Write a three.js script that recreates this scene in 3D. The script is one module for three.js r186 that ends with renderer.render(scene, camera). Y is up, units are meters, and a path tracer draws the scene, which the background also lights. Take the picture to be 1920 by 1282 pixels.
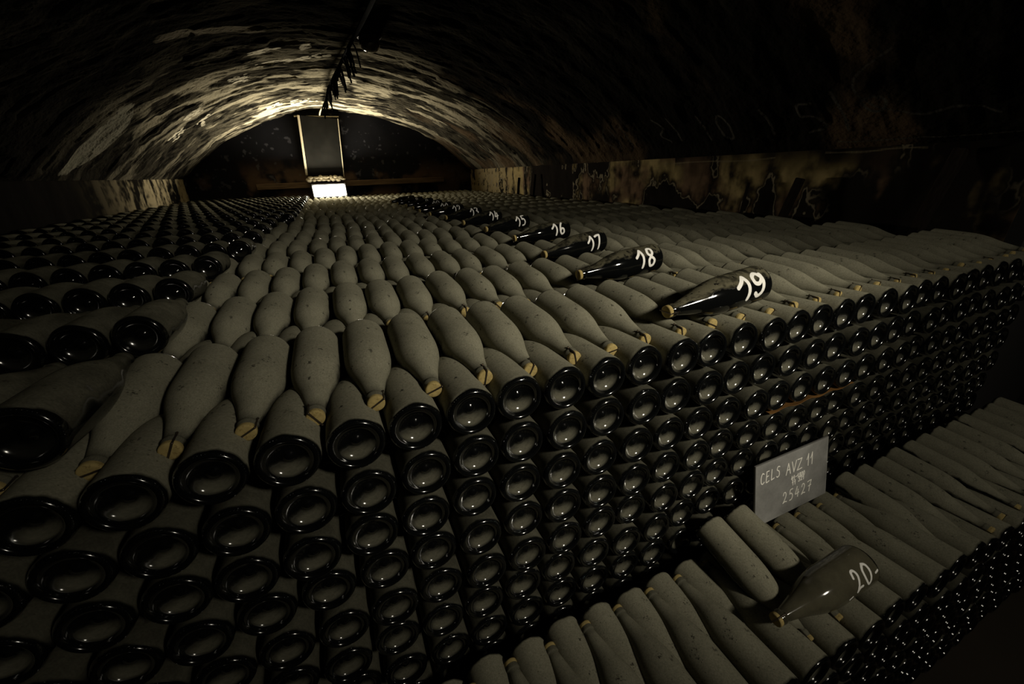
import * as THREE from 'three';
import { mergeGeometries } from 'three/addons/utils/BufferGeometryUtils.js';
import { RoundedBoxGeometry } from 'three/addons/geometries/RoundedBoxGeometry.js';
import { RectAreaLightUniformsLib } from 'three/addons/lights/RectAreaLightUniformsLib.js';

// ---------------------------------------------------------------- camera
const scene = new THREE.Scene();
scene.background = new THREE.Color(0x000000);
const V = (x, y, z) => new THREE.Vector3(x, y, z);
const camera = new THREE.PerspectiveCamera(2 * Math.atan(641 / 750) * 180 / Math.PI, 1920 / 1282, 0.02, 60);
{
  const yaw = 0.39646, pitch = 0.40394, roll = 0.03656;
  const right0 = V(Math.cos(yaw), 0, Math.sin(yaw)), fwd0 = V(Math.sin(yaw), 0, -Math.cos(yaw));
  const up1 = V(0, Math.cos(pitch), 0).addScaledVector(fwd0, Math.sin(pitch));
  const fwd = fwd0.clone().multiplyScalar(Math.cos(pitch)).add(V(0, -Math.sin(pitch), 0));
  const right = right0.clone().multiplyScalar(Math.cos(roll)).addScaledVector(up1, -Math.sin(roll));
  const up = right0.clone().multiplyScalar(Math.sin(roll)).addScaledVector(up1, Math.cos(roll));
  camera.position.set(0.3231, 0.38995, 0.57628);
  camera.quaternion.setFromRotationMatrix(new THREE.Matrix4().makeBasis(right, up, fwd.negate()));
  camera.updateMatrixWorld(true);
}
// ---------------------------------------------------------------- lights and exposure
RectAreaLightUniformsLib.init();
const EXPOSURE = 1.0;
const WORK_LAMP = { at: V(1.9, 1.65, 2.4), aim: V(1.12, 0.2, -0.2), power: 26.5, spill: 4.4, angle: 0.335, color: 0xfff6e2 };
const FAR_LAMP = { at: V(0.375, 0.19, -7.2), tilt: 0.78, w: 0.5, h: 0.18, d: 0.10, power: 620, color: 0xfff4dc };
const spot = new THREE.SpotLight(WORK_LAMP.color, WORK_LAMP.power, 0, WORK_LAMP.angle, 1.0, 2);
spot.castShadow = true; spot.shadow.radius = 8.5; spot.shadow.mapSize.set(2048, 2048); spot.shadow.camera.near = 0.05;
spot.target.position.copy(WORK_LAMP.aim);
const lampDir = WORK_LAMP.aim.clone().sub(WORK_LAMP.at).normalize();
spot.position.copy(WORK_LAMP.at).addScaledVector(lampDir, 0.02);
scene.add(spot, spot.target);
const spill = new THREE.SpotLight(WORK_LAMP.color, WORK_LAMP.spill, 0, 1.15, 1.0, 2);   // the wide spill around the lamp's hot spot
spill.castShadow = true; spill.shadow.radius = 8.5; spill.position.copy(spot.position); spill.target = spot.target; spill.name = 'work_lamp_spill'; scene.add(spill);
spot.name = 'work_lamp_light'; spot.target.name = 'work_lamp_aim';
const farDir = V(0, Math.sin(FAR_LAMP.tilt), Math.cos(FAR_LAMP.tilt));
const area = new THREE.RectAreaLight(FAR_LAMP.color, FAR_LAMP.power, FAR_LAMP.w, 0.10);
area.name = 'far_lamp_light';
area.position.copy(FAR_LAMP.at).add(V(0, FAR_LAMP.h / 2 + .035, FAR_LAMP.d / 2 + .01));   // over the upper front edge of the glowing box
area.lookAt(area.position.clone().add(farDir));
scene.add(area);

// ---------------------------------------------------------------- helpers
function rng(seed) { let a = seed >>> 0; return () => { a = (a + 0x6D2B79F5) | 0; let t = Math.imul(a ^ (a >>> 15), 1 | a); t = (t + Math.imul(t ^ (t >>> 7), 61 | t)) ^ t; return ((t ^ (t >>> 14)) >>> 0) / 4294967296; }; }
const R = rng(20117);
const clamp = (x, a = 0, b = 1) => Math.min(b, Math.max(a, x));
const smooth = (a, b, x) => { const t = clamp((x - a) / (b - a)); return t * t * (3 - 2 * t); };
const mix = (a, b, t) => a + (b - a) * t;
const HASH = new Float32Array(65536); { const h = rng(77); for (let i = 0; i < 65536; i++) HASH[i] = h(); }
function noise(x, y, px = 0, s = 0) {           // value noise, wrapped every px cells in x
  let xi = Math.floor(x), yi = Math.floor(y); let fx = x - xi, fy = y - yi;
  fx = fx * fx * (3 - 2 * fx); fy = fy * fy * (3 - 2 * fy);
  let x0 = xi, x1 = xi + 1; if (px) { x0 = ((x0 % px) + px) % px; x1 = ((x1 % px) + px) % px; }
  const k = (a, b) => HASH[((a * 197 + b * 1471 + s * 3733) ^ ((b * 31 + a) << 3)) & 65535];
  return mix(mix(k(x0, yi), k(x1, yi), fx), mix(k(x0, yi + 1), k(x1, yi + 1), fx), fy);
}
function fbm(x, y, oct = 4, px = 0, s = 0) { let a = 0.5, t = 0, n = 0; for (let i = 0; i < oct; i++) { t += a * noise(x, y, px, s + i * 7); n += a; x *= 2; y *= 2; px *= 2; a *= 0.5; } return t / n; }
const used = {};
function numbered(name) { const n = used[name] = (used[name] ?? -1) + 1; return n ? `${name}_${String(n).padStart(3, '0')}` : name; }
function shade(o) { o.traverse((c) => { if (c.isMesh) { c.castShadow = true; c.receiveShadow = true; } }); return o; }
function part(name, geo, mat, parent) { const m = new THREE.Mesh(geo, mat); m.name = name; m.castShadow = m.receiveShadow = true; parent.add(m); return m; }
function thing(name, label, category, pos = [0, 0, 0], group) {
  const o = new THREE.Group(); o.name = numbered(name); o.position.set(...pos); scene.add(o);
  o.userData = { label, category }; if (group) o.userData.group = group; return o;
}
function struct(name, geo, mat, label) { const m = new THREE.Mesh(geo, mat); m.name = name; m.castShadow = m.receiveShadow = true; m.userData = { kind: 'structure', label }; scene.add(m); return m; }
const box = (w, h, d, x = 0, y = 0, z = 0, r = 0) => { const g = r ? new RoundedBoxGeometry(w, h, d, 1, r) : new THREE.BoxGeometry(w, h, d); g.translate(x, y, z); return r ? g : g.toNonIndexed(); };
const lin = (c) => Math.round(255 * (c <= 0.0031308 ? 12.92 * c : 1.055 * Math.pow(c, 1 / 2.4) - 0.055));   // linear -> sRGB byte
class Tex {                                     // a picture computed in linear light: r, g, b, roughness
  constructor(w, h) { this.w = w; this.h = h; this.c = new Float32Array(w * h * 3); this.r = new Float32Array(w * h).fill(1); }
  fill(f) { for (let y = 0; y < this.h; y++) for (let x = 0; x < this.w; x++) { const i = y * this.w + x, q = f((x + .5) / this.w, (y + .5) / this.h); this.c[3 * i] = q[0]; this.c[3 * i + 1] = q[1]; this.c[3 * i + 2] = q[2]; this.r[i] = q[3] ?? 1; } return this; }
  stroke(pts, wid, col, alpha = 1, rough = .6, wu = 1, wv = 1) {   // pts in uv; wid in units of uv*wu / uv*wv (metres)
    const hx = wid / wu * this.w, hy = wid / wv * this.h;
    for (let k = 0; k + 1 < pts.length; k++) {
      const [ax, ay] = pts[k], [bx, by] = pts[k + 1];
      const X0 = Math.floor(Math.min(ax, bx) * this.w - hx - 2), X1 = Math.ceil(Math.max(ax, bx) * this.w + hx + 2), Y0 = Math.floor(Math.min(ay, by) * this.h - hy - 2), Y1 = Math.ceil(Math.max(ay, by) * this.h + hy + 2);
      for (let y = Math.max(0, Y0); y <= Math.min(this.h - 1, Y1); y++) for (let x = Math.max(0, X0); x <= Math.min(this.w - 1, X1); x++) {
        const px = ((x + .5) / this.w) * wu, py = ((y + .5) / this.h) * wv;
        const dx = (bx - ax) * wu, dy = (by - ay) * wv, t = clamp(((px - ax * wu) * dx + (py - ay * wv) * dy) / (dx * dx + dy * dy + 1e-12));
        const d = Math.hypot(px - ax * wu - t * dx, py - ay * wv - t * dy), aa = wu / this.w;
        const m = alpha * smooth(wid + aa * .7, wid - aa * .7, d); if (m <= 0) continue;
        const i = y * this.w + x; for (let j = 0; j < 3; j++) this.c[3 * i + j] = mix(this.c[3 * i + j], col[j], m); this.r[i] = mix(this.r[i], rough, m);
      }
    }
  }
  maps(repeatU = true) {
    const n = this.w * this.h, a = new Uint8Array(n * 4), b = new Uint8Array(n * 4);
    for (let i = 0; i < n; i++) { for (let j = 0; j < 3; j++) a[4 * i + j] = lin(clamp(this.c[3 * i + j])); a[4 * i + 3] = 255; b[4 * i] = b[4 * i + 1] = b[4 * i + 2] = Math.round(255 * clamp(this.r[i])); b[4 * i + 3] = Math.round(255 * (1 - smooth(.3, .85, this.r[i]))); }   // alpha: dust and soot do not glint
    const mk = (d) => { const t = new THREE.DataTexture(d, this.w, this.h); t.magFilter = THREE.LinearFilter; t.minFilter = THREE.LinearMipmapLinearFilter; t.generateMipmaps = true; t.wrapS = repeatU ? THREE.RepeatWrapping : THREE.ClampToEdgeWrapping; t.wrapT = THREE.ClampToEdgeWrapping; t.needsUpdate = true; return t; };
    const map = mk(a), rough = mk(b); map.colorSpace = THREE.SRGBColorSpace; return { map, rough };
  }
  heights(f) { const a = new Uint8Array(this.w * this.h * 4); for (let y = 0; y < this.h; y++) for (let x = 0; x < this.w; x++) { const i = y * this.w + x, q = Math.round(255 * clamp(f((x + .5) / this.w, (y + .5) / this.h))); a[4 * i] = a[4 * i + 1] = a[4 * i + 2] = q; a[4 * i + 3] = 255; } const t = new THREE.DataTexture(a, this.w, this.h); t.magFilter = THREE.LinearFilter; t.wrapS = THREE.RepeatWrapping; t.needsUpdate = true; return t; }
}
function curve(pts, n = 8) { const c = new THREE.CatmullRomCurve3(pts.map(([x, y]) => V(x, y, 0))); return c.getPoints(n * (pts.length - 1)).map((p) => [p.x, p.y]); }

// ---------------------------------------------------------------- the vaulted cellar
const CX = 0.65, HALF = 2.3, SPRING = 0.45, RAD = 3.26, CROWN = 1.39, Z0 = -7.5, Z1 = -0.24, ZG = 4.2, FLOOR = -1.3;
const CYC = CROWN - RAD, HANG = Math.asin(HALF / RAD), ARC = 2 * HANG * RAD, LEN = Z1 - Z0;
const XL = CX - HALF, XR = CX + HALF;
// relief of the rough masonry, in metres; a = metres along the arch, z = metres along the tunnel
const relief = (a, z) => {
  const row = Math.floor(z / 0.13 + 0.35 * noise(a * 1.4, z * 1.2, 0, 3)), off = HASH[(row * 37 + 500) & 65535];
  const blk = Math.floor(a / 0.34 + off * 3.0);
  const h = HASH[(row * 131 + blk * 977 + 9000) & 65535];
  return 0.014 * (h - .5) + 0.02 * (fbm(a * 9, z * 14, 3, 0, 41) - .5) + 0.032 * (fbm(a * 3.4, z * 7, 5, 0, 11) - .5) + 0.10 * (fbm(a * 0.9, z * 0.9, 3, 0, 31) - .5);
};
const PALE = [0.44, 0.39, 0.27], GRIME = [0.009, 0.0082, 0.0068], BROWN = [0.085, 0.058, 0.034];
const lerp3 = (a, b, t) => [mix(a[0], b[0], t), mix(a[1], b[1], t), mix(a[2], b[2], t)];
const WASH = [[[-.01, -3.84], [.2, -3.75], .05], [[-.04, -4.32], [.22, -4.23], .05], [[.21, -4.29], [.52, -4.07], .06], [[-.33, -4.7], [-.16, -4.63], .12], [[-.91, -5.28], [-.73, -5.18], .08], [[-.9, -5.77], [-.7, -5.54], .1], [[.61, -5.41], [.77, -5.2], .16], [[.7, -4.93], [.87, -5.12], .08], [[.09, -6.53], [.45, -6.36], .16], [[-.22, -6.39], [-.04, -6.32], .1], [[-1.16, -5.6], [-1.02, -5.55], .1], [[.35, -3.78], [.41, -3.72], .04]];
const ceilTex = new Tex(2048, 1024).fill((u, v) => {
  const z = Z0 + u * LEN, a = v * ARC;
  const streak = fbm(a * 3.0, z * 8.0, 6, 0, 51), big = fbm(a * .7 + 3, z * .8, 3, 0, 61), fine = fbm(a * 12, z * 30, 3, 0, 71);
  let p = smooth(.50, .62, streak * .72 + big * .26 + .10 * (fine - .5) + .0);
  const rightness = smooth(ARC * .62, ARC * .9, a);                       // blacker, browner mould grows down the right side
  p *= mix(.22, 1, smooth(ARC * .04, ARC * .3, a)) * mix(1, .25, rightness) * mix(.03, 1, smooth(-3.4, -5.3, z - 1.6 * (big - .5)));       // limewash thins nearward: the far lamp's light falloff put into the colour
  const away = mix(.06, 1, smooth(-3.5, -5.7, z - 1.2 * (big - .5))) * mix(1, .3, smooth(ARC * .5, ARC * .8, a)) * mix(.25, 1, smooth(0, ARC * .35, a));  // mid tone darkens nearward and down both haunches, again light falloff in colour
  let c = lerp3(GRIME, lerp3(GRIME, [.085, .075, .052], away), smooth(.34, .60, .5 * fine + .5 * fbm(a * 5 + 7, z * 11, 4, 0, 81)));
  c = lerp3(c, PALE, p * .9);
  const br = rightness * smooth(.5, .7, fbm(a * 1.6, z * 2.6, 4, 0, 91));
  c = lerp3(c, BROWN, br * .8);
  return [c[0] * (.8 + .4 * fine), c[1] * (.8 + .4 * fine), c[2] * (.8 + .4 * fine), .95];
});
{
  const at = (x, z) => [(z - Z0) / LEN, (Math.asin((x - CX) / RAD) + HANG) / (2 * HANG)];
  const S = (pts, w, col, al) => ceilTex.stroke(pts.map(([x, z]) => at(x, z)), w, col, al, .95, LEN, ARC);
  // bare plaster scar low on the left haunch
  const scar = [[-1.02, -4.02], [-1.1, -4.12], [-1.22, -4.2], [-1.34, -4.22], [-1.45, -4.2], [-1.52, -4.16], [-1.58, -4.08]];
  for (let i = 0; i < 5; i++) S(curve(scar.map(([x, z], k) => [x + .02 * (i % 2), z - .02 + (i - 2) * .075 * Math.sin(Math.PI * (k + 1) / 8)])), .05, [.15, .14, .105], .5);
  S(curve([[-.42, -3.0], [-.25, -3.12], [-.05, -3.2], [.08, -3.3]]), .06, [.15, .13, .095], .45);
  // patches where the limewash has stayed thick
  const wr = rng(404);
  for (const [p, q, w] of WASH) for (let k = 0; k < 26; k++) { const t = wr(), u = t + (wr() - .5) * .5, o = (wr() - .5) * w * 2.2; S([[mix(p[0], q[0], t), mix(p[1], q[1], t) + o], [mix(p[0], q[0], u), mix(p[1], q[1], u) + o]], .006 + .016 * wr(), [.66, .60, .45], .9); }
  // old scrawls and scratches on the right haunch
  const CH = [.06, .056, .047];
  const g = (dx, dz, pts, al = .75) => S(curve(pts.map(([p, q]) => [dx - q * .17, dz + p * .17])), .008, CH, al);
  g(2.86, -1.30, [[0, 0], [.05, .5], [0, 1]]); g(2.86, -1.12, [[.6, 1], [.15, .95], [.1, .6], [.55, .5], [.65, .15], [.1, 0]]); g(2.86, -.92, [[.1, 0], [.1, .6], [0, 1.2]]); g(2.82, -.80, [[.3, .7], [0, .6], [.1, .35], [.4, .3], [.55, .55], [.3, .7]]);
  g(2.86, -1.78, [[0, 0], [.05, .5], [0, 1]]); g(2.86, -1.66, [[.3, 0], [0, .4], [.25, .9], [.6, .6], [.5, .1], [.3, 0]]); g(2.85, -2.05, [[0, 0], [0, 1]]); g(2.85, -2.25, [[.6, 0], [.2, .3], [.6, .6], [.2, 1]]);
  g(2.85, -2.6, [[0, 0], [.1, 1]]); g(2.85, -2.75, [[0, 0], [.1, 1]]); g(2.85, -2.9, [[.4, 0], [.1, .5], [.5, 1]]);
  S(curve([[2.915, -.98], [2.92, -.8], [2.91, -.62], [2.915, -.42], [2.905, -.25]]), .004, [.08, .075, .06], .9);
  S(curve([[2.5, -.62], [2.62, -.8], [2.72, -.78], [2.8, -.6], [2.78, -.45], [2.82, -.35]]), .006, CH, .6);
}
function gridGeo(nu, nv, f, flip = false) {
  const pos = [], uv = [], idx = [];
  for (let j = 0; j <= nv; j++) for (let i = 0; i <= nu; i++) { const p = f(i / nu, j / nv); pos.push(p[0], p[1], p[2]); uv.push(i / nu, j / nv); }
  for (let j = 0; j < nv; j++) for (let i = 0; i < nu; i++) { const a = j * (nu + 1) + i, b = a + 1, c = a + nu + 1, d = c + 1; flip ? idx.push(a, b, c, b, d, c) : idx.push(a, c, b, b, c, d); }
  const g = new THREE.BufferGeometry(); g.setAttribute('position', new THREE.Float32BufferAttribute(pos, 3)); g.setAttribute('uv', new THREE.Float32BufferAttribute(uv, 2)); g.setIndex(idx); g.computeVertexNormals(); return g;
}
const matt = (m) => new THREE.MeshPhysicalMaterial({ map: m.map, roughness: 1, specularIntensity: 0 });   // dead-flat soot
const roughBump = (() => { const t = new Tex(512, 512).heights((u, v) => fbm(u * 40, v * 40, 4, 40, 131)); t.wrapT = THREE.RepeatWrapping; t.repeat.set(8, 6); return t; })();
const mapsMat = (tex, o = {}) => { const { map, rough } = tex.maps(); return new THREE.MeshPhysicalMaterial({ map, roughnessMap: rough, specularIntensityMap: rough, roughness: 1, metalness: 0, ...o }); };
{
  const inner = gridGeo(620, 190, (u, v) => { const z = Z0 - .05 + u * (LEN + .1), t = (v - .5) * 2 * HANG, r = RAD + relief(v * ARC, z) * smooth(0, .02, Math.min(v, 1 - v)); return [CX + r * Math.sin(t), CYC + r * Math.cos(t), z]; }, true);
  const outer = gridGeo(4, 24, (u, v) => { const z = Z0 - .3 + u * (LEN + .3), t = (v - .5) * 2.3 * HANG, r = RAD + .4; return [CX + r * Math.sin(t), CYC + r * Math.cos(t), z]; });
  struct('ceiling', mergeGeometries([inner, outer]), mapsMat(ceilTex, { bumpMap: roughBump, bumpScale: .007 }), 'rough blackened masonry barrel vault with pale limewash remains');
}
// side walls below the springing
const wallTexR = new Tex(2048, 320).fill((u, v) => {
  const z = Z0 + u * LEN, y = FLOOR + v * (SPRING + .06 - FLOOR);
  const patch = fbm(z * 1.7, y * 2.4, 4, 0, 201) + .16 * Math.exp(-(((z + .95) / .45) ** 2)) * fbm(z * 5, y * 5, 3, 0, 251), drip = fbm(z * 9, y * 1.3, 4, 0, 211), fine = fbm(z * 22, y * 22, 4, 0, 221), yel = fbm(z * 3 + 9, y * 3, 3, 0, 231);
  let c = [.013, .011, .009];
  const m = smooth(.47, .57, patch * .62 + drip * .3 + .08 * fine);
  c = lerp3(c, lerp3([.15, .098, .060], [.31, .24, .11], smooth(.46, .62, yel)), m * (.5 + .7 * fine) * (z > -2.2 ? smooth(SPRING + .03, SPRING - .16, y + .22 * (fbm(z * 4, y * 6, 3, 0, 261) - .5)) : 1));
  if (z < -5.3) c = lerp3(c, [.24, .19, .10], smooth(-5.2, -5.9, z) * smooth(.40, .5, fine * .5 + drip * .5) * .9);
  const edge = Math.abs(patch * .62 + drip * .3 + .08 * fine - .47);
  c = lerp3(c, [.20, .17, .115], smooth(.011, .002, edge) * smooth(.42, .6, fbm(z * 2.2, y * 2, 2, 0, 241)));
  return [...c, .93];
});
const wallTexL = new Tex(1024, 256).fill((u, v) => {
  const z = Z0 + u * LEN, y = FLOOR + v * (SPRING + .06 - FLOOR);
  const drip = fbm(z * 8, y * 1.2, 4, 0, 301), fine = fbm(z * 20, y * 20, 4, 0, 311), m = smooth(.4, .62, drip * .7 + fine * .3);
  const c = lerp3(GRIME, [.42, .35, .21], m * smooth(-4.2, -6.9, z) * .9); return [...c, .95];  // paler towards the far end: lamp light put into the wall colour
});
const wallRelief = (z, y, s) => .05 * (fbm(z * 1.7, y * 2.4, 4, 0, 201) - .5) + .03 * (fbm(z * 6, y * 5, 4, 0, 205 + s) - .5);
for (const l of [[[-2.3, .40], [-1.9, .405], [-1.55, .40], [-1.35, .41]], [[-1.05, .425], [-.85, .42], [-.72, .43], [-.6, .425]]]) wallTexR.stroke(curve(l).map(([z, y]) => [(z - Z0) / LEN, (y - FLOOR) / (SPRING + .06 - FLOOR)]), .003, [.2, .17, .11], .7, .95, LEN, SPRING + .06 - FLOOR);
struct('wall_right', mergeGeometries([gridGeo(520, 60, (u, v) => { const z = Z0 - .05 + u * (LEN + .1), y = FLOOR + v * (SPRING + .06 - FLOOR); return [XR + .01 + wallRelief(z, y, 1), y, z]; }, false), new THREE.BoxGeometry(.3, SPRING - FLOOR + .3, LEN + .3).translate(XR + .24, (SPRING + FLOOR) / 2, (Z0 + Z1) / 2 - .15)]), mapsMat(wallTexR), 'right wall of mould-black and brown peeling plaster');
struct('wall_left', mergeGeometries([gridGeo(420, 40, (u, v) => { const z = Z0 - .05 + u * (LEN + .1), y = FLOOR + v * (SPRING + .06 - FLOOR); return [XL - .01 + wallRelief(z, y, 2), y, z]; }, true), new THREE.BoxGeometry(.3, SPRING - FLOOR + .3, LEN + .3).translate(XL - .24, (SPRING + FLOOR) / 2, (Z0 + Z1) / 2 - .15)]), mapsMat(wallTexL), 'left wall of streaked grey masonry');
const endTex = new Tex(640, 384).fill((u, v) => {
  const x = XL + u * 2 * HALF, y = FLOOR + v * (CROWN - FLOOR + .3), n = fbm(x * 3, y * 3, 5, 0, 401), f = fbm(x * 16, y * 16, 3, 0, 411);
  let c = [.010, .0095, .011]; c = lerp3(c, [.10, .065, .04], smooth(.5, .68, n) * smooth(.75, .3, y) * .8); c = lerp3(c, [.07, .07, .08], smooth(.70, .78, f) * .5); return [...c, .95];
});
struct('wall_back', mergeGeometries([gridGeo(60, 40, (u, v) => { const x = XL - .1 + u * (2 * HALF + .2), y = FLOOR + v * (CROWN - FLOOR + .3); return [x, y, Z0 + .01 + .05 * (fbm(x * 3, y * 3, 4, 0, 401) - .5)]; }, true), new THREE.BoxGeometry(2 * HALF + .6, CROWN - FLOOR + .6, .3).translate(CX, (CROWN + FLOOR) / 2, Z0 - .19)]), matt(mapsMat(endTex)), 'black end wall closing the vault');
const darkStone = new THREE.MeshStandardMaterial({ color: new THREE.Color(.02, .018, .016), roughness: .95 });
// taller gallery, unseen and added, shaped so the work lamp can reach in
const GX = 1.0, GH = 2.7;
{
  const sh = new THREE.Shape([[XL - GX, FLOOR], [XL - GX, GH], [XR + GX, GH], [XR + GX, FLOOR], [XR + .02, FLOOR], [XR + .02, SPRING]].map(([a, b]) => new THREE.Vector2(a, b)));
  for (let i = 1; i <= 24; i++) { const t = HANG * (1 - i / 12), r = RAD + .02; sh.lineTo(CX + r * Math.sin(t), CYC + r * Math.cos(t)); }
  sh.lineTo(XL - .02, SPRING); sh.lineTo(XL - .02, FLOOR);
  struct('added_wall_arch', new THREE.ExtrudeGeometry(sh, { depth: .12, bevelEnabled: false }).translate(0, 0, Z1 - .02), darkStone, 'added dark cross wall around the mouth of the vault, out of view');
  const gl = ZG - Z1, gz = (ZG + Z1) / 2;
  struct('wall_front', new THREE.BoxGeometry(2 * HALF + 2 * GX + .6, GH - FLOOR + .6, .3).translate(CX, (GH + FLOOR) / 2, ZG + .15), darkStone, 'near wall of the added cross gallery');
  struct('added_gallery_wall_left', new THREE.BoxGeometry(.3, GH - FLOOR + .6, gl + .3).translate(XL - GX - .15, (GH + FLOOR) / 2, gz), darkStone, 'left wall of the added cross gallery');
  struct('added_gallery_wall_right', new THREE.BoxGeometry(.3, GH - FLOOR + .6, gl + .3).translate(XR + GX + .15, (GH + FLOOR) / 2, gz), darkStone, 'right wall of the added cross gallery');
  struct('added_gallery_ceiling', new THREE.BoxGeometry(2 * HALF + 2 * GX + .6, .3, gl + .3).translate(CX, GH + .15, gz), darkStone, 'ceiling of the added cross gallery');
}
const floorTex = new Tex(512, 512).fill((u, v) => { const n = fbm(u * 14, v * 30, 5, 0, 501); return [.022 + .02 * n, .019 + .016 * n, .015 + .011 * n, .9]; });
struct('floor', new THREE.BoxGeometry(2 * HALF + 2 * GX + .6, .2, ZG - Z0 + .6).translate(CX, FLOOR - .1, (Z0 + ZG) / 2), mapsMat(floorTex), 'dark damp earth floor');

// ---------------------------------------------------------------- bottles
const BR = .0455, BLEN = .303;
const heel = (t) => [.0386 + .0069 * Math.sin(t * Math.PI / 180), .0125 * (1 - Math.cos(t * Math.PI / 180))];
const bodyProfile = [heel(56), heel(67), heel(78), [.0455, .0145], [.0455, .06], [.0455, .10], [.0454, .122], [.0449, .137], [.0438, .151], [.0419, .165], [.0392, .179], [.0358, .192], [.0321, .204], [.0284, .216], [.0250, .228], [.0220, .241], [.0192, .254], [.0169, .265], [.0150, .275], [.0142, .2805], [.0156, .2818], [.0160, .284], [.0159, .2875], [.0150, .289], [.0149, .2925], [.0145, .2935], [.0110, .2935]];
const baseProfile = [heel(56), heel(48), heel(40), heel(32), heel(24), heel(16), heel(8), [.0386, .0], ...[14, 28, 42, 56, 70].map((t) => [.0386 - .0062 * Math.sin(t * Math.PI / 180), .009 * (1 - Math.cos(t * Math.PI / 180))]), [.0318, .0082], [.0304, .0104], [.0282, .0128], [.0252, .0151], [.0216, .0171], [.0176, .0187], [.0146, .0196], [.0120, .0199], [.0100, .0195], [.0080, .0184], [.0058, .0170], [.0034, .0159], [.0001, .0154]];
function lathe(prof, seg) {
  const g = new THREE.LatheGeometry(prof.map(([r, y]) => new THREE.Vector2(r, y)), seg), arc = [0];
  for (let i = 1; i < prof.length; i++) arc.push(arc[i - 1] + Math.hypot(prof[i][0] - prof[i - 1][0], prof[i][1] - prof[i - 1][1]));
  const uv = g.attributes.uv, n = prof.length; for (let i = 0; i < uv.count; i++) uv.setY(i, arc[i % n] / arc[n - 1]);
  g.rotateX(Math.PI / 2); g.userData = { arc: arc[n - 1] }; return g;                       // axis along +z, the side that faces up is u = 0.5
}
const baseSmooth = baseProfile, bodyGeo = lathe(bodyProfile, 36), baseGeo = lathe([...baseSmooth].reverse(), 40);
// lathe normals need the outside on the outside: the base profile runs from the centre of the punt out to the heel
const bodyLow = lathe(bodyProfile.filter((_, i) => [0, 1, 3, 5, 7, 9, 11, 13, 15, 17, 18, 20, 22, 24, 26].includes(i)), 20), baseLow = lathe([...baseSmooth].reverse().filter((_, i) => i % 2 === 0), 20);
const CIRC = 2 * Math.PI * BR, BARC = bodyGeo.userData.arc;
const GLASS = [.0030, .0034, .0032], DUST = [.224, .214, .156];
function dustAmount(u, v, s, cover = 0) {
  const th = Math.abs(u - .5) * 360, n = fbm(u * 8, v * 9, 4, 8, s), f = fbm(u * 130, v * 140, 2, 130, s + 3);
  let d = smooth(112 + cover, 74 + cover, th + 46 * (n - .5));
  if (cover < 0) d = smooth(.2, .8, d);
  d *= smooth(.008, .030, v + .030 * (fbm(u * 10, v * 4, 3, 10, s + 5) - .5) + .012 * Math.cos((u - .5) * 6.28));   // the heel is wiped clean
  d *= mix(1, .55, smooth(.86, .95, v));
  d *= .86 + .14 * f;
  return [d, n, f];
}
function bodyTexture(seed, size = 512, thin = 1, cover = 0) {
  const s = seed * 17, r = rng(seed * 991 + 5), spots = [], smears = [];
  for (let k = 0; k < 5; k++) { const a = .5 + (r() - .5) * .42, b = .12 + r() * .6, m = 5 + Math.floor(r() * 16), sp = .012 + r() * .03; for (let i = 0; i < m; i++) spots.push([a + (r() + r() - 1) * sp, b + (r() + r() - 1) * sp, .0005 + .0016 * r() * r(), .35 + .5 * r()]); }
  for (let i = 0; i < 70; i++) spots.push([.5 + (r() - .5) * .5, .08 + r() * .8, .0006 + .0017 * r() * r() * r(), .3 + .5 * r()]);
  for (let i = 0; i < 2; i++) { const a = .5 + (r() - .5) * .36, b = .15 + r() * .5; if (r() < .4) smears.push([[a, b], [a + (r() - .5) * .08, b + (r() - .5) * .07], [a + (r() - .5) * .12, b + (r() - .5) * .1]]); }
  const t = new Tex(size, size).fill((u, v) => {
    let [d, n, f] = dustAmount(u, v, s, cover); d *= thin * (thin < 1 ? .6 + .8 * n : 1); const k = .80 + .36 * f + .22 * (n - .5);
    const c = lerp3(GLASS, [DUST[0] * k, DUST[1] * k, DUST[2] * k], d); return [...c, mix(.07, .96, smooth(0, .35, d))];
  });
  const dk = [.04, .037, .028];
  for (const [u, v, w, al] of spots) t.stroke([[u, v], [u + (r() - .5) * .012, v + (r() - .5) * .01]], w, dk, al, .8, CIRC, BARC);
  for (const p of smears) for (const [q, w] of curve(p, 8).map((q) => [q, .0008 + .0022 * r()])) t.stroke([q, [q[0] + .006 * (r() - .5), q[1] + .006 * (r() - .5)]], w, dk, .5 * r(), .6, CIRC, BARC);
  return t;
}
const bodyMats = [1, 2, 3, 4, 5, 6].map((s) => mapsMat(bodyTexture(s)));
const halfMats = [10, 11].map((s) => mapsMat(bodyTexture(s, 512, 1, -26)));   // dust on the crown only, the flanks bare glass
const leftMats = [12, 13].map((s) => mapsMat(bodyTexture(s, 512, .5)));    // weaker dust mix on the raised left layer
const innerMats = [7, 8, 9].map((s) => mapsMat(bodyTexture(s, 256, .38)));   // bottles inside the stack gather little dust
const VOF = (k) => { const a = [0], p = [...baseProfile].reverse(); for (let i = 1; i < p.length; i++) a.push(a[i - 1] + Math.hypot(p[i][0] - p[i - 1][0], p[i][1] - p[i - 1][1])); return a[p.length - 1 - k] / a[p.length - 1]; };
const STIP = VOF(2), BOWL = VOF(13), NIPPLE = VOF(21);   // the stippled ring just outside the bearing ring; the lip of the punt
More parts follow.
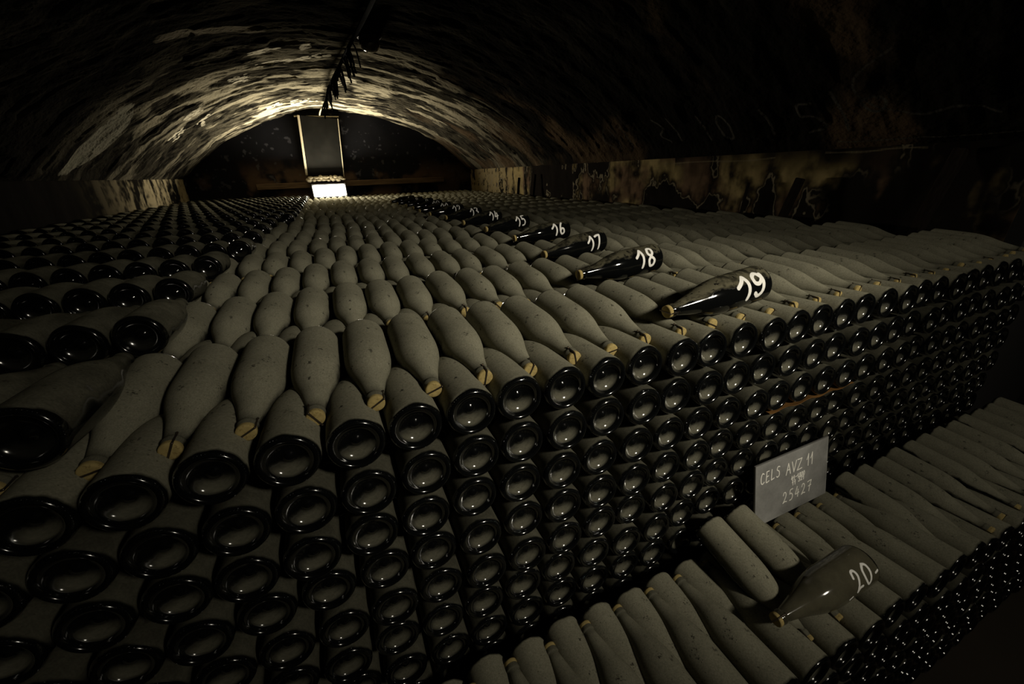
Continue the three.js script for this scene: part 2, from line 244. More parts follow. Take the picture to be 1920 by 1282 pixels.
// the base: dust lies on the lower, upward-facing half of the punt; the bearing ring is stippled
function baseTexture(seed, bare = 1) {
  return new Tex(256, 128).fill((u, v) => {                       // v runs from the centre of the punt to the heel
    const th = (u - .5) * 2 * Math.PI, low = -Math.cos(th), rr = v * 1.0, n = fbm(u * 6, v * 5, 4, 6, seed * 19);
    const s = low * Math.min(1, rr * 2.2) + .45 * (n - .5) + .12;
    const d = bare * smooth(.18, 1.05, s) * smooth(BOWL, BOWL - .11, v + .05 * (n - .5)) * smooth(NIPPLE * .8, NIPPLE * 1.3, v) * (.65 + .35 * fbm(u * 40, v * 30, 2, 40, seed));
    const c = lerp3(GLASS, [DUST[0] * .48, DUST[1] * .48, DUST[2] * .48], d); return [...c, mix(.12, .75, smooth(.04, .35, d))];
  });
}
const stipple = new Tex(1024, 128).heights((u, v) => { const p = ((u * 58) % 1 + 1) % 1 - .5, q = (v - STIP) / .014; return Math.max(0, 1 - (p * p * 14 + q * q)) ; });
const baseMats = [1, 2, 3].map((s) => mapsMat(baseTexture(s), { bumpMap: stipple, bumpScale: .0009, clearcoat: .8, clearcoatRoughness: .10 })), bareBase = mapsMat(baseTexture(4, .12), { bumpMap: stipple, bumpScale: .0009, clearcoat: .8, clearcoatRoughness: .10 });
// cork held by a steel clip
const corkTex = new Tex(128, 128).fill((u, v) => { const n = fbm(u * 10, v * 6, 4, 10, 601), p = smooth(.66, .74, fbm(u * 20, v * 12, 2, 20, 607)); const k = .75 + .5 * n; return [.37 * k * (1 - .25 * p), .285 * k * (1 - .28 * p), .115 * k * (1 - .3 * p), .85]; });
const corkMat = mapsMat(corkTex);
const clipMat = new THREE.MeshStandardMaterial({ color: new THREE.Color(.10, .08, .06), metalness: .8, roughness: .3 });
const corkGeo = lathe([[.0001, .2925], [.0140, .2925], [.0147, .2935], [.0150, .2965], [.0150, .2995], [.0145, .3020], [.0120, .3030], [.0060, .3034], [.0001, .3035]], 24);
const clipGeo = (() => {
  const a = box(.0325, .0030, .0012, 0, 0, .3038), l = box(.0011, .0026, .026, -.0165, 0, .2915), r = box(.0011, .0026, .026, .0165, 0, .2915), k1 = box(.0032, .003, .0018, -.0172, 0, .279), k2 = box(.0032, .003, .0018, .0172, 0, .279);
  const c1 = new THREE.SphereGeometry(.0018, 8, 6).toNonIndexed().translate(-.0160, 0, .3036), c2 = c1.clone().translate(.032, 0, 0);
  return mergeGeometries([a, l, r, k1, k2, c1, c2]);
})();
// world rows: a "front" bottle shows its base to the viewer (neck away), a "back" bottle points its neck to the viewer
const S = .097, H = .1, DEPTH = .385;
const specs = [];
function place(o) { specs.push(o); return o; }
const jit = (a) => (R() - .5) * 2 * a;
function frontBottle(x, y, z, o) { place({ x: x + jit(.0022), y: y + jit(.002), z: z + jit(.006), ry: Math.PI + jit(.012), rx: .035 + jit(.012), rz: jit(.22), base: true, cork: false, ...o }); }
function backBottle(x, y, z, o) { place({ x: x + jit(.003), y: y + jit(.002), z: z + jit(.006), ry: jit(.022), rx: .052 + jit(.014), rz: jit(.22), base: false, cork: true, ...o }); }
const I0 = -18, I1 = 28;
const bx = (i) => i * S;
const inRoom = (x) => x > XL + .07 && x < XR - .07;
for (let k = 0; k < 19; k++) {
  const z = -DEPTH * k, off = k === 0 ? 0 : (HASH[k * 91 + 7] - .5) * .5 * S, rows = k === 0 ? 13 : 4;
  for (let i = I0; i <= I1; i++) for (let r = 0; r < rows; r++) {
    const x = bx(i) + off, y = -r * H;
    const hidden = k > 0 && r > 0;
    if (inRoom(x)) frontBottle(x + (r && k === 0 ? .006 * Math.sin(r * 2.1) : 0), y, z - .004, { set: k === 0 ? `face${r}` : 'under', k, r, hidden: hidden || (k > 0 && r === 0), low: k > 1 || r > 8 });
    if (inRoom(x + S / 2)) backBottle(x + S / 2, y + .046, z - .362, { set: k === 0 ? (r ? 'under' : 'top0') : (r ? 'under' : `top${k}`), k, r, hidden: r > 0, low: k > 3, cork: r === 0 });
  }
  // on the left the next layer has been started: its first bottles show their bases
  const b0 = k < 2 ? 0 : k < 4 ? -.045 : k < 8 ? .0 : .09;
  for (let i = 0; i < 22; i++) { const x = -S * (i + 1) + b0 + .012; if (inRoom(x)) frontBottle(x, .1, z - .045, { set: `left${k}`, k, r: -1, hidden: false, left: true, low: k > 3 }); }
}
// the low stack in front of the main one
const TX = .605, TS = .098;
for (let i = -4; i < 24; i++) {
  const x = TX + i * TS, right = x > 1.83;
  if (inRoom(x)) {
    frontBottle(x, right ? -.663 : -.628, .362, { set: 'terraceA', k: -1, r: 0, cork: true, hidden: right, rx: .03 + jit(.01) });
    for (let r = 1; r < 7; r++) frontBottle(x, -.663 - H * r, .362, { set: `low${r}`, k: -1, r, hidden: x < 1.05 });
  }
  const xb = x + TS / 2, rb = xb > 1.70;
  if (inRoom(xb)) {
    backBottle(xb, rb ? -.617 : -.661, .03, { set: 'terraceB', k: -1, r: 0, hidden: false, half: rb, rx: rb ? .06 : .02 });
    for (let r = 1; r < 7; r++) backBottle(xb, -.661 - H * r, .03, { set: 'under', k: -1, r, hidden: true });
  }
}
backBottle(1.132, -.545, .016, { set: 'loose', k: -1, r: 0, rx: .2 }); backBottle(1.235, -.552, .014, { set: 'loose', k: -1, r: 0, rx: .19 });
const clean = new Set();                     // the main face stands behind the low stack
const shown = specs.filter((s) => !(s.k === 0 && s.r > 8 && s.x > .3));
// how large each one shows
const tmp = V(0, 0, 0);
for (const s of shown) {
  tmp.set(s.x, s.y, s.z).project(camera); s.px = (tmp.x * .5 + .5) * 1920; s.py = (.5 - tmp.y * .5) * 1282;
  const d = Math.hypot(s.x - .323, s.y - .39, s.z - .576), inside = s.px > -40 && s.px < 1960 && s.py > -40 && s.py < 1322 && tmp.z < 1;
  const buried = s.k === 0 && s.r > 0 && s.set.startsWith('face') && s.x > .55 && s.y < -.64;
  let a = 0;
  if (inside && !s.hidden && !buried && s.set !== 'under') {
    if (s.set.startsWith('face') || s.left) a = .0064 * .58 / d ** 3 + (s.r <= 0 ? .006 * .3 / d ** 3 : 0);
    else if (s.set.startsWith('low')) a = .0008 / d ** 3;
    else if (s.k < 0) a = .013 * .9 / d ** 3;
    else a = .016 * (.3 / d + .12) / d ** 2;
  }
  s.score = a; s.inFrame = inside && s.px > 4 && s.px < 1916 && s.py > 4 && s.py < 1278;
}
const MAX_SINGLE = 296;
const single = [...shown].sort((p, q) => q.score - p.score).slice(0, MAX_SINGLE).filter((s) => s.score > 0);
const isSingle = new Set(single);
const ORD = ['first', 'second', 'third', 'fourth', 'fifth', 'sixth', 'seventh', 'eighth', 'ninth', 'tenth', 'eleventh', 'twelfth', 'thirteenth', 'fourteenth', 'fifteenth', 'sixteenth', 'seventeenth', 'eighteenth', 'nineteenth', 'twentieth'];
const ord = (n) => n < 20 ? ORD[n] : n === 29 ? 'thirtieth' : n === 39 ? 'fortieth' : (n < 30 ? 'twenty-' : 'thirty-') + ORD[n % 10];
{
  const sets = {}; for (const s of shown) if (!s.hidden && s.score > 0) (sets[s.set] ??= []).push(s);
  for (const [name, list] of Object.entries(sets)) { list.sort((p, q) => p.x - q.x); list.forEach((s, n) => { s.n = n; s.of = list.length; }); }
}
function describe(s) {
  const o = ord(s.n), num = parseInt(s.set.replace(/\D/g, '') || '0', 10);
  if (s.set.startsWith('face')) return [`${o} bottle end from the left in the ${num ? ord(num) : 'topmost'} row of the front face`, `bottle ends in the ${num ? ord(num) : 'topmost'} row of the front face`];
  if (s.set === 'top0') return [`${o} bottle from the left lying cork towards the viewer on the front stack`, 'dusty bottles with corks towards the viewer on the front stack'];
  if (s.set.startsWith('top')) return [`${o} rounded dusty bottle from the left in the ${ord(num - 1)} rank behind the front stack`, `dusty bottles in the ${ord(num - 1)} rank behind the front stack`];
  if (s.set.startsWith('left')) return [`${ord(s.of - 1 - s.n)} dark raised bottle left of the bare corks, in the ${ord(num)} rank from the front`, `raised bottles on the left of the ${ord(num)} rank`];
  if (s.set === 'terraceA') return [`${o} bottle from the left with its cork against the front face, low stack`, 'bottles of the low stack with corks at the back'];
  if (s.set === 'terraceB') return [`${o} bottle from the left with its butt against the front face, low stack`, 'bottles of the low stack with butts at the back'];
  if (s.set === 'loose') return [s.n ? 'right one of two loose dusty bottles below the slate, behind the bottle marked 20' : 'left one of two loose dusty bottles below the slate, behind the bottle marked 20', 'two loose bottles below the slate'];
  return [`${o} dark bottle end from the left in the ${ord(num)} row of the low stack`, `bottle ends of the low stack`];
}
// one of each kind is built with its parts, every other one is a copy
const protos = new Map();
function proto(s, variant) {
  const inner = s.r > 0, key = `${s.base}|${s.cork}|${!!s.half}|${inner}|${!!s.left}|${variant}`; if (protos.has(key)) return protos.get(key);
  const o = new THREE.Group(); part('glass_body', bodyGeo, inner ? innerMats[variant % 3] : s.left ? leftMats[variant % 2] : s.half ? halfMats[variant % 2] : bodyMats[variant], o);
  if (s.base) part('base', baseGeo, s.left ? bareBase : baseMats[variant % 3], o);
  if (s.cork) { part('cork', corkGeo, corkMat, o).rotation.z = variant * 1.1; part('clip', clipGeo, clipMat, o).rotation.z = [0.05, 1.45, .6, 2.3, 1.75, .25][variant]; }
  o.rotation.order = 'YXZ'; protos.set(key, o); return o;
}
for (const s of single) {
  const o = proto(s, Math.floor(R() * 6)).clone(); o.name = numbered('champagne_bottle');
  o.position.set(s.x, s.y, s.z); o.rotation.set(s.rx, s.ry, s.rz, 'YXZ');
  if (s.cork) { const t = jit(.5); for (const c of o.children) if (c.name === 'clip') c.rotation.z += t; }
  const [label, group] = describe(s); o.userData = { label, category: 'bottle', group }; scene.add(shade(o));
}
// every bottle past those, as one mass
{
  const pile = new THREE.Group(); pile.name = 'champagne_bottle_mass'; pile.userData = { kind: 'stuff', label: 'thousands of dusty champagne bottles stacked on their sides', category: 'bottles' }; scene.add(pile);
  const rest = shown.filter((s) => !isSingle.has(s)), m = new THREE.Matrix4(), q = new THREE.Quaternion(), e = new THREE.Euler(), one = V(1, 1, 1), col = new THREE.Color();
  const add = (name, list, geo, mat) => {
    if (!list.length) return; const im = new THREE.InstancedMesh(geo, mat, list.length); im.name = name; im.castShadow = im.receiveShadow = true; im.userData = { kind: 'stuff' };
    list.forEach((s, i) => { e.set(s.rx, s.ry, s.rz, 'YXZ'); im.setMatrixAt(i, m.compose(tmp.set(s.x, s.y, s.z), q.setFromEuler(e), one)); const k = .86 + .14 * HASH[(i * 131) & 65535]; im.setColorAt(i, col.setRGB(k, k, k)); });
    pile.add(im);
  };
  for (const low of [false, true]) for (let v = 0; v < 3; v++) {
    const l = rest.filter((s, i) => (!!s.low) === low && i % 3 === v), geo = low ? bodyLow : bodyGeo;
    add('glass_body', l.filter((s) => s.r <= 0 && !s.left), geo, bodyMats[v * 2]); add('glass_body', l.filter((s) => s.left), geo, leftMats[v % 2]); add('glass_body', l.filter((s) => s.r > 0), geo, innerMats[v]); add('base', l.filter((s) => !s.left), low ? baseLow : baseGeo, baseMats[v]); add('base', l.filter((s) => s.left), low ? baseLow : baseGeo, bareBase);
  }
  const ck = rest.filter((s) => s.cork && s.k < 3); add('cork', ck, corkGeo, corkMat); add('clip', ck, clipGeo, clipMat);
}

// ---------------------------------------------------------------- bottles with painted numbers, one laid across each stack
const DIGIT = {
  0: [[[.5, 1], [.15, .8], [.1, .4], [.3, .02], [.62, .1], [.85, .5], [.78, .85], [.5, 1]]],
  1: [[[.0, .58], [.3, .74], [.62, 1]], [[.62, 1], [.78, .62], [.74, .3], [.6, 0]]],
  2: [[[.15, .75], [.3, .98], [.6, .95], [.72, .7], [.5, .35], [.12, .02]], [[.12, .02], [.5, .1], [.85, .05]]],
  3: [[[.15, .95], [.5, 1], [.75, .82], [.45, .55]], [[.45, .55], [.8, .4], [.7, .08], [.3, 0], [.12, .1]]],
  4: [[[.45, 1], [.25, .6], [.1, .35], [.85, .38]], [[.65, .7], [.62, .3], [.6, 0]]],
  5: [[[.8, 1], [.3, .97], [.22, .6]], [[.22, .6], [.55, .62], [.78, .35], [.6, .05], [.2, 0]]],
  6: [[[.65, 1], [.3, .7], [.15, .3], [.4, .02], [.75, .15], [.72, .42], [.4, .48], [.18, .3]]],
  7: [[[.1, .9], [.45, .97], [.85, .98]], [[.85, .98], [.6, .5], [.45, 0]]],
  8: [[[.5, .52], [.2, .72], [.35, .98], [.7, .95], [.75, .72], [.5, .52], [.2, .3], [.3, .03], [.65, .03], [.82, .28], [.5, .52]]],
  9: [[[.75, .78], [.5, 1], [.2, .85], [.22, .6], [.5, .52], [.75, .7], [.78, .9]], [[.78, .9], [.82, .5], [.65, .12], [.35, .0], [.15, .15]]],
};
const PAINT = [.78, .77, .72];
function numberedMat(text, opt) {
  const size = opt.size ?? 256, s = 700 + opt.seed * 13;
  const t = new Tex(size, size).fill((u, v) => {
    const [d, n, f] = dustAmount(u, v, s, opt.cover ?? -48), m = smooth(.30, .62, fbm(u * 14, v * 16, 4, 14, s + 9)), k = opt.dust * (.7 + .5 * n);
    const dd = d * mix(opt.patchy ? .2 : .9, 1, m) * (opt.patchy ? smooth(.16, .36, fbm(u * 40, v * 40, 3, 40, s + 21)) : 1); const c = lerp3(opt.glass ?? GLASS, [DUST[0] * k, DUST[1] * k * .96, DUST[2] * k * .85], dd);
    return [...c, mix(opt.rough ?? .07, .95, smooth(.03, .14, dd) * (opt.matte ?? 1))];
  });
  const h = opt.h ?? .058, w = opt.w ?? .034, gap = opt.gap ?? .040, pw = opt.pw ?? .0042;
  let a0 = opt.at ?? .104;
  for (const ch of text) {
    for (const st of DIGIT[ch]) t.stroke(curve(st, 7).map(([a, b]) => [opt.u + ((b - .5) * h + (opt.slant ?? 0) * a * w) / CIRC, (a0 - a * w) / BARC]), pw, PAINT, 1, .55, CIRC, BARC);
    a0 -= gap;
  }
  for (const [a, b, l] of opt.dashes ?? []) t.stroke([[opt.u + (b * h) / CIRC, a / BARC], [opt.u + (b * h + l * .25) / CIRC, (a - l) / BARC]], pw * .9, PAINT, 1, .55, CIRC, BARC);
  return mapsMat(t);
}
function numberedBottle(text, cork, turn, y, opt, label, tilt = .05) {
  const o = thing('numbered_bottle', label, 'bottle', [0, 0, 0], 'bottles with painted stack numbers');
  part('glass_body', bodyGeo, numberedMat(text, opt), o); part('base', baseGeo, baseMats[opt.seed % 3], o); part('cork', corkGeo, corkMat, o); part('clip', clipGeo, clipMat, o).rotation.z = opt.clip ?? 1.5;
  o.rotation.set(tilt, -Math.PI / 2 + turn, opt.rz ?? 0, 'YXZ');
  const ax = V(0, 0, 1).applyEuler(o.rotation);
  o.position.set(cork[0], y, cork[1]).addScaledVector(ax, -BLEN).setY(y); return o;
}
numberedBottle('20', [1.066, .268], .0, -.535, { seed: 1, size: 512, u: .352, h: .043, w: .028, gap: .036, pw: .0028, at: .088, dust: .40, cover: 40, matte: .03, rough: .06, clip: 1.2, slant: .25, dashes: [[.112, -.62, .010], [.014, -.1, .009]] }, 'dark brown bottle marked 20 in white lying across the low front stack', .07);
numberedBottle('19', [.985, -.085], .03, .106, { seed: 2, size: 512, u: .318, w: .046, gap: .047, at: .114, pw: .0050, dust: .5, patchy: true, clip: 0 }, 'large dusty black bottle marked 19 in white, nearest on the stack top', .085);
numberedBottle('18', [.972, -.44], .05, .112, { seed: 3, size: 512, u: .318, dust: .36, patchy: true }, 'second nearest numbered bottle on the stack top, black, marked 18 in white', .06);
numberedBottle('17', [1.03, -.775], .20, .112, { seed: 4, u: .285, dust: .32, patchy: true }, 'third numbered bottle back, dusty on top, its white 17 partly hidden', .06);
numberedBottle('16', [1.09, -1.19], .10, .112, { seed: 5, u: .31, dust: .25, patchy: true }, 'glossy black bottle marked 16 in white, fourth numbered bottle back', .05);
numberedBottle('15', [1.09, -1.58], .30, .112, { seed: 6, u: .31, dust: .2, patchy: true }, 'fifth numbered bottle back, glossy black with white 15', .05);
numberedBottle('14', [1.08, -1.97], .34, .112, { seed: 7, u: .31, dust: .2, patchy: true }, 'sixth numbered bottle back, glossy black with white 14', .05);
numberedBottle('13', [1.07, -2.36], .30, .112, { seed: 8, u: .30, dust: .2, patchy: true }, 'seventh numbered bottle back, black with white 13', .05);
numberedBottle('12', [1.035, -2.72], .25, .112, { seed: 9, u: .31, dust: .2, patchy: true }, 'eighth numbered bottle back, black with white 12', .05);
numberedBottle('11', [1.03, -3.1], .2, .112, { seed: 10, u: .3, dust: .2, patchy: true }, 'ninth numbered bottle back, small and black with white 11', .05);
numberedBottle('10', [1.05, -3.5], .2, .112, { seed: 11, u: .3, dust: .2, patchy: true }, 'small distant black bottle with white digits, tenth numbered bottle back', .05);
numberedBottle('9', [1.05, -3.88], .2, .112, { seed: 12, u: .3, dust: .2, patchy: true, at: .09 }, 'small distant black bottle, eleventh numbered bottle back', .05);
numberedBottle('8', [1.02, -4.26], .2, .112, { seed: 13, u: .3, dust: .2, patchy: true, at: .09 }, 'small distant black bottle, twelfth numbered bottle back', .05);
numberedBottle('6', [1.0, -4.65], .2, .112, { seed: 14, u: .3, dust: .2, patchy: true, at: .09 }, 'furthest white-marked black bottle on the stack top, near the far lamp', .05);

// ---------------------------------------------------------------- the slate with its chalk writing
{
  const W = .325, HT = .199, t = new Tex(1024, 640).fill((u, v) => {
    const n = fbm(u * 5, v * 3, 5, 0, 801), f = fbm(u * 60, v * 40, 3, 0, 811), e = smooth(.02, 0, Math.min(u, 1 - u, (1 - v) * .6)) * .5, dirt = smooth(.35, .0, v + u * .5) * .5;
    const k = .10 + .20 * n + .04 * f + .05 * e + .07 * dirt; return [k, k * .99, k * .93, .8];
  });
  const L = {
    C: [[[.8, .9], [.45, 1], [.12, .6], [.2, .1], [.5, 0], [.85, .12]]], E: [[[.2, 1], [.15, .5], [.1, 0], [.75, .05]], [[.15, .52], [.6, .55]], [[.2, 1], [.75, 1]]], L: [[[.2, 1], [.12, .5], [.1, 0]], [[.1, 0], [.75, .08]]],
    S: [[[.85, .95], [.4, 1], [.2, .75], [.7, .5], [.75, .15], [.35, 0], [.1, .1]]], A: [[[.0, 0], [.25, .5], [.45, 1]], [[.45, 1], [.7, .5], [.9, 0]], [[.2, .4], [.72, .42]]], V: [[[.05, 1], [.3, .4], [.45, 0]], [[.45, 0], [.7, .5], [.95, 1]]], Z: [[[.05, 1], [.5, .98], [.95, 1]], [[.95, 1], [.5, .5], [.0, 0]], [[0, 0], [.5, .02], [1, .05]]],
    '-': [[[.1, .5], [.8, .55]]], 1: [[[.0, .55], [.3, .75], [.55, 1]], [[.55, 1], [.55, .5], [.5, 0]]], 7: [[[.1, .95], [.5, 1], [.9, 1]], [[.9, 1], [.6, .5], [.45, 0]], [[.3, .5], [.85, .55]]],
  };
  const write = (s, x, y, h, w, gap, slope, pw, al = 1) => { for (const c of s) { const st = L[c] ?? DIGIT[c]; if (st) for (const p of st) t.stroke(curve(p, 6).map(([a, b]) => [x + a * w, y + b * h + a * w * slope]), pw, [.82, .80, .72], al, .95, W, HT); x += gap; y += gap * slope; } };
  write('CELS', .06, .68, .17, .055, .068, .035, .0016); write('AVZ', .40, .655, .18, .066, .077, .0, .0017); write('11', .69, .655, .20, .04, .055, .0, .0017);
  write('41-1800', .475, .515, .075, .024, .028, .02, .0016, .9); write('11', .49, .43, .08, .02, .03, .0, .0016, .9); write('321', .575, .45, .08, .026, .031, .0, .0016, .9);
  write('25427', .36, .185, .18, .068, .087, .02, .0017);
  const o = thing('chalkboard', 'grey slate with chalk writing leaning on the bottle ends', 'slate', [1.448, -.4965 - .0975, .0555]);
  o.rotation.x = -.205;
  const face = new THREE.PlaneGeometry(W - .004, HT - .004).translate(0, HT / 2, .0032);
  const slateMat = new THREE.MeshStandardMaterial({ color: new THREE.Color(.12, .117, .108), roughness: .75 });
  part('slate', box(W, HT, .006, 0, HT / 2, 0, .0014), slateMat, o); part('writing_face', face, mapsMat(t, {}), o);
}
// ---------------------------------------------------------------- lath between two rows of ends
{
  const pts = []; for (let i = 0; i <= 26; i++) { const x = 1.33 + i * .0145; pts.push(V(x, -.2495 + .0035 * Math.sin(x * 64), 0)); }
  const c = new THREE.CatmullRomCurve3(pts), sh = new THREE.Shape([[-.003, -.02], [.003, -.02], [.003, .02], [-.003, .02]].map(([a, b]) => new THREE.Vector2(a, b)));
  const g = gridGeo(60, 4, (u, v) => { const p = c.getPoint(u), q = [[-.0013, -.007], [-.0013, -.045], [.0013, -.045], [.0013, -.007], [-.0013, -.007]][Math.round(v * 4)]; return [p.x, p.y + q[0], p.z + q[1]]; });
  const wood = mapsMat(new Tex(256, 64).fill((u, v) => { const n = fbm(u * 5, v * 12, 4, 0, 851); return [.13 * (.3 + n), .066 * (.3 + n), .022 * (.3 + n), .85]; }));
  const o = thing('wooden_lath', 'thin warped orange-brown lath between bottle rows above the slate', 'lath', [0, 0, 0]); part('strip', g, wood, o);
}
// ---------------------------------------------------------------- the far lamp and what hangs on the end wall
{
  const o = thing('flood_lamp', 'glaring white lamp standing at the far end of the stacks', 'lamp', [FAR_LAMP.at.x, FAR_LAMP.at.y - .105, FAR_LAMP.at.z]);
  const dark = new THREE.MeshStandardMaterial({ color: new THREE.Color(.03, .03, .03), roughness: .6, metalness: .3 });
  const glow = new THREE.MeshStandardMaterial({ color: 0xffffff, emissive: new THREE.Color(FAR_LAMP.color), emissiveIntensity: 14, roughness: .4 });
  const W = FAR_LAMP.w, h = FAR_LAMP.h, d = FAR_LAMP.d;
  part('housing', mergeGeometries([box(W + .05, h + .03, .012, 0, .105, -d / 2 - .008), box(.014, h + .03, d + .01, W / 2 + .012, .105, -.004), box(.014, h + .03, d + .01, -W / 2 - .012, .105, -.004)]), dark, o);
  part('diffuser', box(W, h, d, 0, .105, 0, .02), glow, o).castShadow = false;
  part('stand', mergeGeometries([box(.02, .03, d, -W / 2 + .05, .0, 0), box(.02, .03, d, W / 2 - .05, .0, 0)]), dark, o);
}
const boardMat = matt(mapsMat(new Tex(128, 256).fill((u, v) => { const n = fbm(u * 3, v * 5, 4, 0, 901); return [.004 + .006 * n, .004 + .0055 * n, .0035 + .0045 * n, 1]; })));
const edgeMat = new THREE.MeshStandardMaterial({ color: new THREE.Color(.30, .26, .17), roughness: .9 });
{
  const o = thing('hanging_panel', 'tall dark panel with pale edges on the end wall above the lamp', 'panel', [.333, .415, Z0 + .11]);
  o.rotation.set(.06, 0, -.075, 'YXZ');
  part('board', box(.545, .875, .05, .03, .44, 0, .006), boardMat, o);
  part('edge_strip', box(.034, .875, .07, -.262, .44, .004, .006), edgeMat, o); part('edge_strip', box(.014, .875, .06, .312, .44, 0, .004), edgeMat, o);  // pale strips carry the light caught on the panel edges in their colour
  const top = thing('ledge_batten', 'thin pale batten across the top of the hanging panel', 'batten', [.40, 1.295, Z0 + .12]); part('strip', box(.66, .018, .05, 0, 0, 0, .004), edgeMat, top);
  const led = thing('stone_ledge', 'pale rubble ledge directly above the far lamp', 'ledge', [.36, .335, Z0 + .17]);
  const r = rng(55); for (let i = 0; i < 15; i++) { const w = .05 + r() * .05, h = .03 + r() * .035, g = new THREE.DodecahedronGeometry(.5, 1), q = g.attributes.position; for (let k = 0; k < q.count; k++) { const f = 1 + .35 * (noise(q.getX(k) * 3 + i * 5, q.getY(k) * 3 + q.getZ(k) * 2, 0, 17) - .5); q.setXYZ(k, q.getX(k) * f * w * 1.25, q.getY(k) * f * h * 1.25, q.getZ(k) * f * .09); } g.computeVertexNormals(); const m = part('stone', g, edgeMat, led); m.position.set(-.27 + (i % 8) * .076 + (i > 7 ? .036 : 0) + .015 * (r() - .5), (i > 7 ? .05 : .015) + r() * .012, 0); }
  const bm = mapsMat(new Tex(256, 32).fill((u, v) => { const n = fbm(u * 18, v * 6, 4, 0, 921); return [.11 * (.5 + n), .075 * (.5 + n), .045 * (.5 + n), .9]; }));
  const bt = thing('wooden_rail', 'long brown timber rail low across the end wall', 'rail', [.85, .285, Z0 + .07]); part('rail', box(3.1, .09, .06, 0, 0, 0, .008), bm, bt);
}
// ---------------------------------------------------------------- the cobwebbed cable under the crown, the dead ceiling lamp, stakes by the right wall
{
  const soot = new THREE.MeshPhysicalMaterial({ color: new THREE.Color(.006, .006, .006), roughness: 1, specularIntensity: .05 });
  const pts = [V(.87, 1.365, -.2), V(.85, 1.365, -1), V(.80, 1.35, -2.2), V(.755, 1.34, -2.8), V(.70, 1.335, -3.4), V(.655, 1.33, -3.95), V(.60, 1.325, -4.6), V(.565, 1.325, -5.1), V(.535, 1.32, -5.9), V(.51, 1.33, -6.55)];
  const c = new THREE.CatmullRomCurve3(pts), o = thing('ceiling_cable', 'black cobwebbed cable hanging along the crown of the vault', 'cable', [0, 0, 0]);
  part('cable', new THREE.TubeGeometry(c, 160, .014, 6), soot, o);
  const r = rng(31);
  for (let i = 0; i < 46; i++) { const t = .42 + .575 * (i + r() * .6) / 46, p = c.getPoint(t), l = .08 + r() * .2, w = (r() - .5) * .10; const k = new THREE.CatmullRomCurve3([p, p.clone().add(V(w * .5, -l * .25, l * .35)), p.clone().add(V(w, -l * .75, l * .45))]); part('cobweb_strand', new THREE.TubeGeometry(k, 6, .006 + .006 * r(), 5), soot, o); }
  const end = pts.at(-1), k = new THREE.CatmullRomCurve3([end, end.clone().add(V(-.05, -.03, -.2)), end.clone().add(V(-.07, -.07, -.32))]); part('frayed_end', new THREE.TubeGeometry(k, 8, .011, 6), edgeMat, o);
}
{
  const o = thing('bulkhead_lamp', 'unlit round glass ceiling lamp beside the hanging cable', 'lamp', [.835, 1.40, -3.25]);
  const iron = new THREE.MeshStandardMaterial({ color: new THREE.Color(.02, .018, .015), roughness: .6, metalness: .4 }), glass = new THREE.MeshPhysicalMaterial({ color: new THREE.Color(.03, .024, .014), roughness: .08, clearcoat: 1, clearcoatRoughness: .05 });
  part('mount', new THREE.CylinderGeometry(.085, .09, .06, 28).translate(0, -.01, 0), iron, o);
  const bowl = [[.0001, -.135], [.03, -.133], [.055, -.122], [.072, -.10], [.078, -.07], [.078, -.035]].map(([x, y]) => new THREE.Vector2(x, y)); part('glass_bowl', new THREE.LatheGeometry(bowl, 28), glass, o);
  part('ring', new THREE.TorusGeometry(.08, .008, 8, 28).rotateX(Math.PI / 2).translate(0, -.04, 0), iron, o);
}
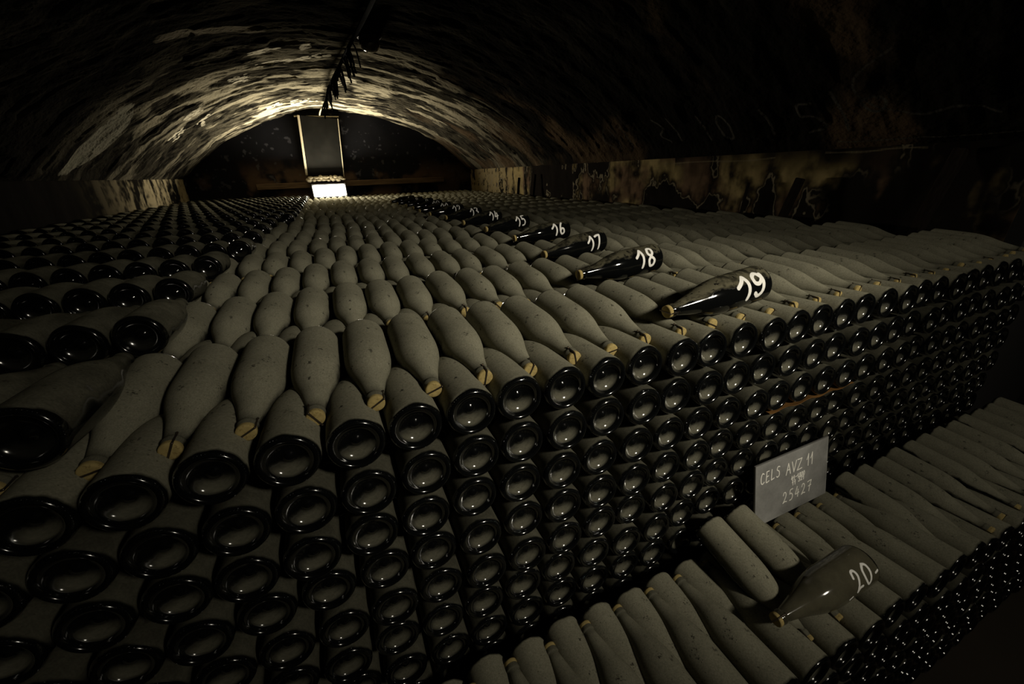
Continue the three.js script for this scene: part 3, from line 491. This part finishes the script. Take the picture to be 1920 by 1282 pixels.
{
  const wood = mapsMat(new Tex(64, 256).fill((u, v) => { const n = fbm(u * 4, v * 9, 4, 0, 951); return [.018 * (.4 + n), .014 * (.4 + n), .011 * (.4 + n), .9]; }));
  const stake = (z, y0, y1, w, lean, label) => { const o = thing('wooden_stake', label, 'stake', [XR - .10, y0, z], 'dark stakes along the right wall'); o.rotation.set(lean, 0, -.12, 'YXZ'); part('post', box(w, y1 - y0, w * .7, 0, (y1 - y0) / 2, 0, .006), wood, o); };
  stake(-1.40, .02, .27, .02, 0, 'thin dark stake leaning on the right wall, middle one');
  stake(-1.12, .02, .30, .05, .18, 'stout dark stake slanting against the right wall above the bottles');
  stake(-.46, .02, .42, .06, .12, 'thick dark stake nearest on the right wall');
  stake(-5.05, .02, .30, .035, 0, 'upright stake at the far end of the right wall');
  stake(-4.55, .02, .34, .03, 0, 'second upright stake from the far end of the right wall');
}
// ---------------------------------------------------------------- the work lamp behind the viewer
{
  const o = thing('work_lamp', 'work lamp on a tripod behind the viewer', 'lamp', [WORK_LAMP.at.x, FLOOR, WORK_LAMP.at.z + .06]);
  const iron = new THREE.MeshStandardMaterial({ color: new THREE.Color(.03, .03, .03), roughness: .5, metalness: .5 });
  part('pole', new THREE.CylinderGeometry(.014, .014, 3.25, 12).translate(0, 1.625, .08), iron, o);
  for (let i = 0; i < 3; i++) { const a = i * 2.094 + .4; part('leg', new THREE.TubeGeometry(new THREE.LineCurve3(V(0, .6, .08), V(.42 * Math.sin(a), .01, .08 + .42 * Math.cos(a))), 1, .011, 8), iron, o); }
  const head = new THREE.Group(); head.name = 'head'; head.position.set(0, WORK_LAMP.at.y - FLOOR, -.06); o.add(head);
  head.quaternion.setFromUnitVectors(V(0, 0, 1), lampDir);
  part('reflector', new THREE.LatheGeometry([[.02, -.20], [.08, -.18], [.14, -.10], [.172, -.005], [.178, -.005], [.146, -.105], [.085, -.187], [.02, -.206]].map(([x, y]) => new THREE.Vector2(x, y)), 28).rotateX(Math.PI / 2), iron, head);
  part('lens', new THREE.CylinderGeometry(.16, .16, .006, 28).rotateX(Math.PI / 2).translate(0, 0, -.02), new THREE.MeshStandardMaterial({ color: 0xffffff, emissive: new THREE.Color(WORK_LAMP.color), emissiveIntensity: 4 }), head);
}
const renderer = new THREE.WebGLRenderer({ antialias: true });
renderer.shadowMap.enabled = true;
renderer.toneMapping = THREE.LinearToneMapping;
renderer.toneMappingExposure = EXPOSURE;
renderer.render(scene, camera);
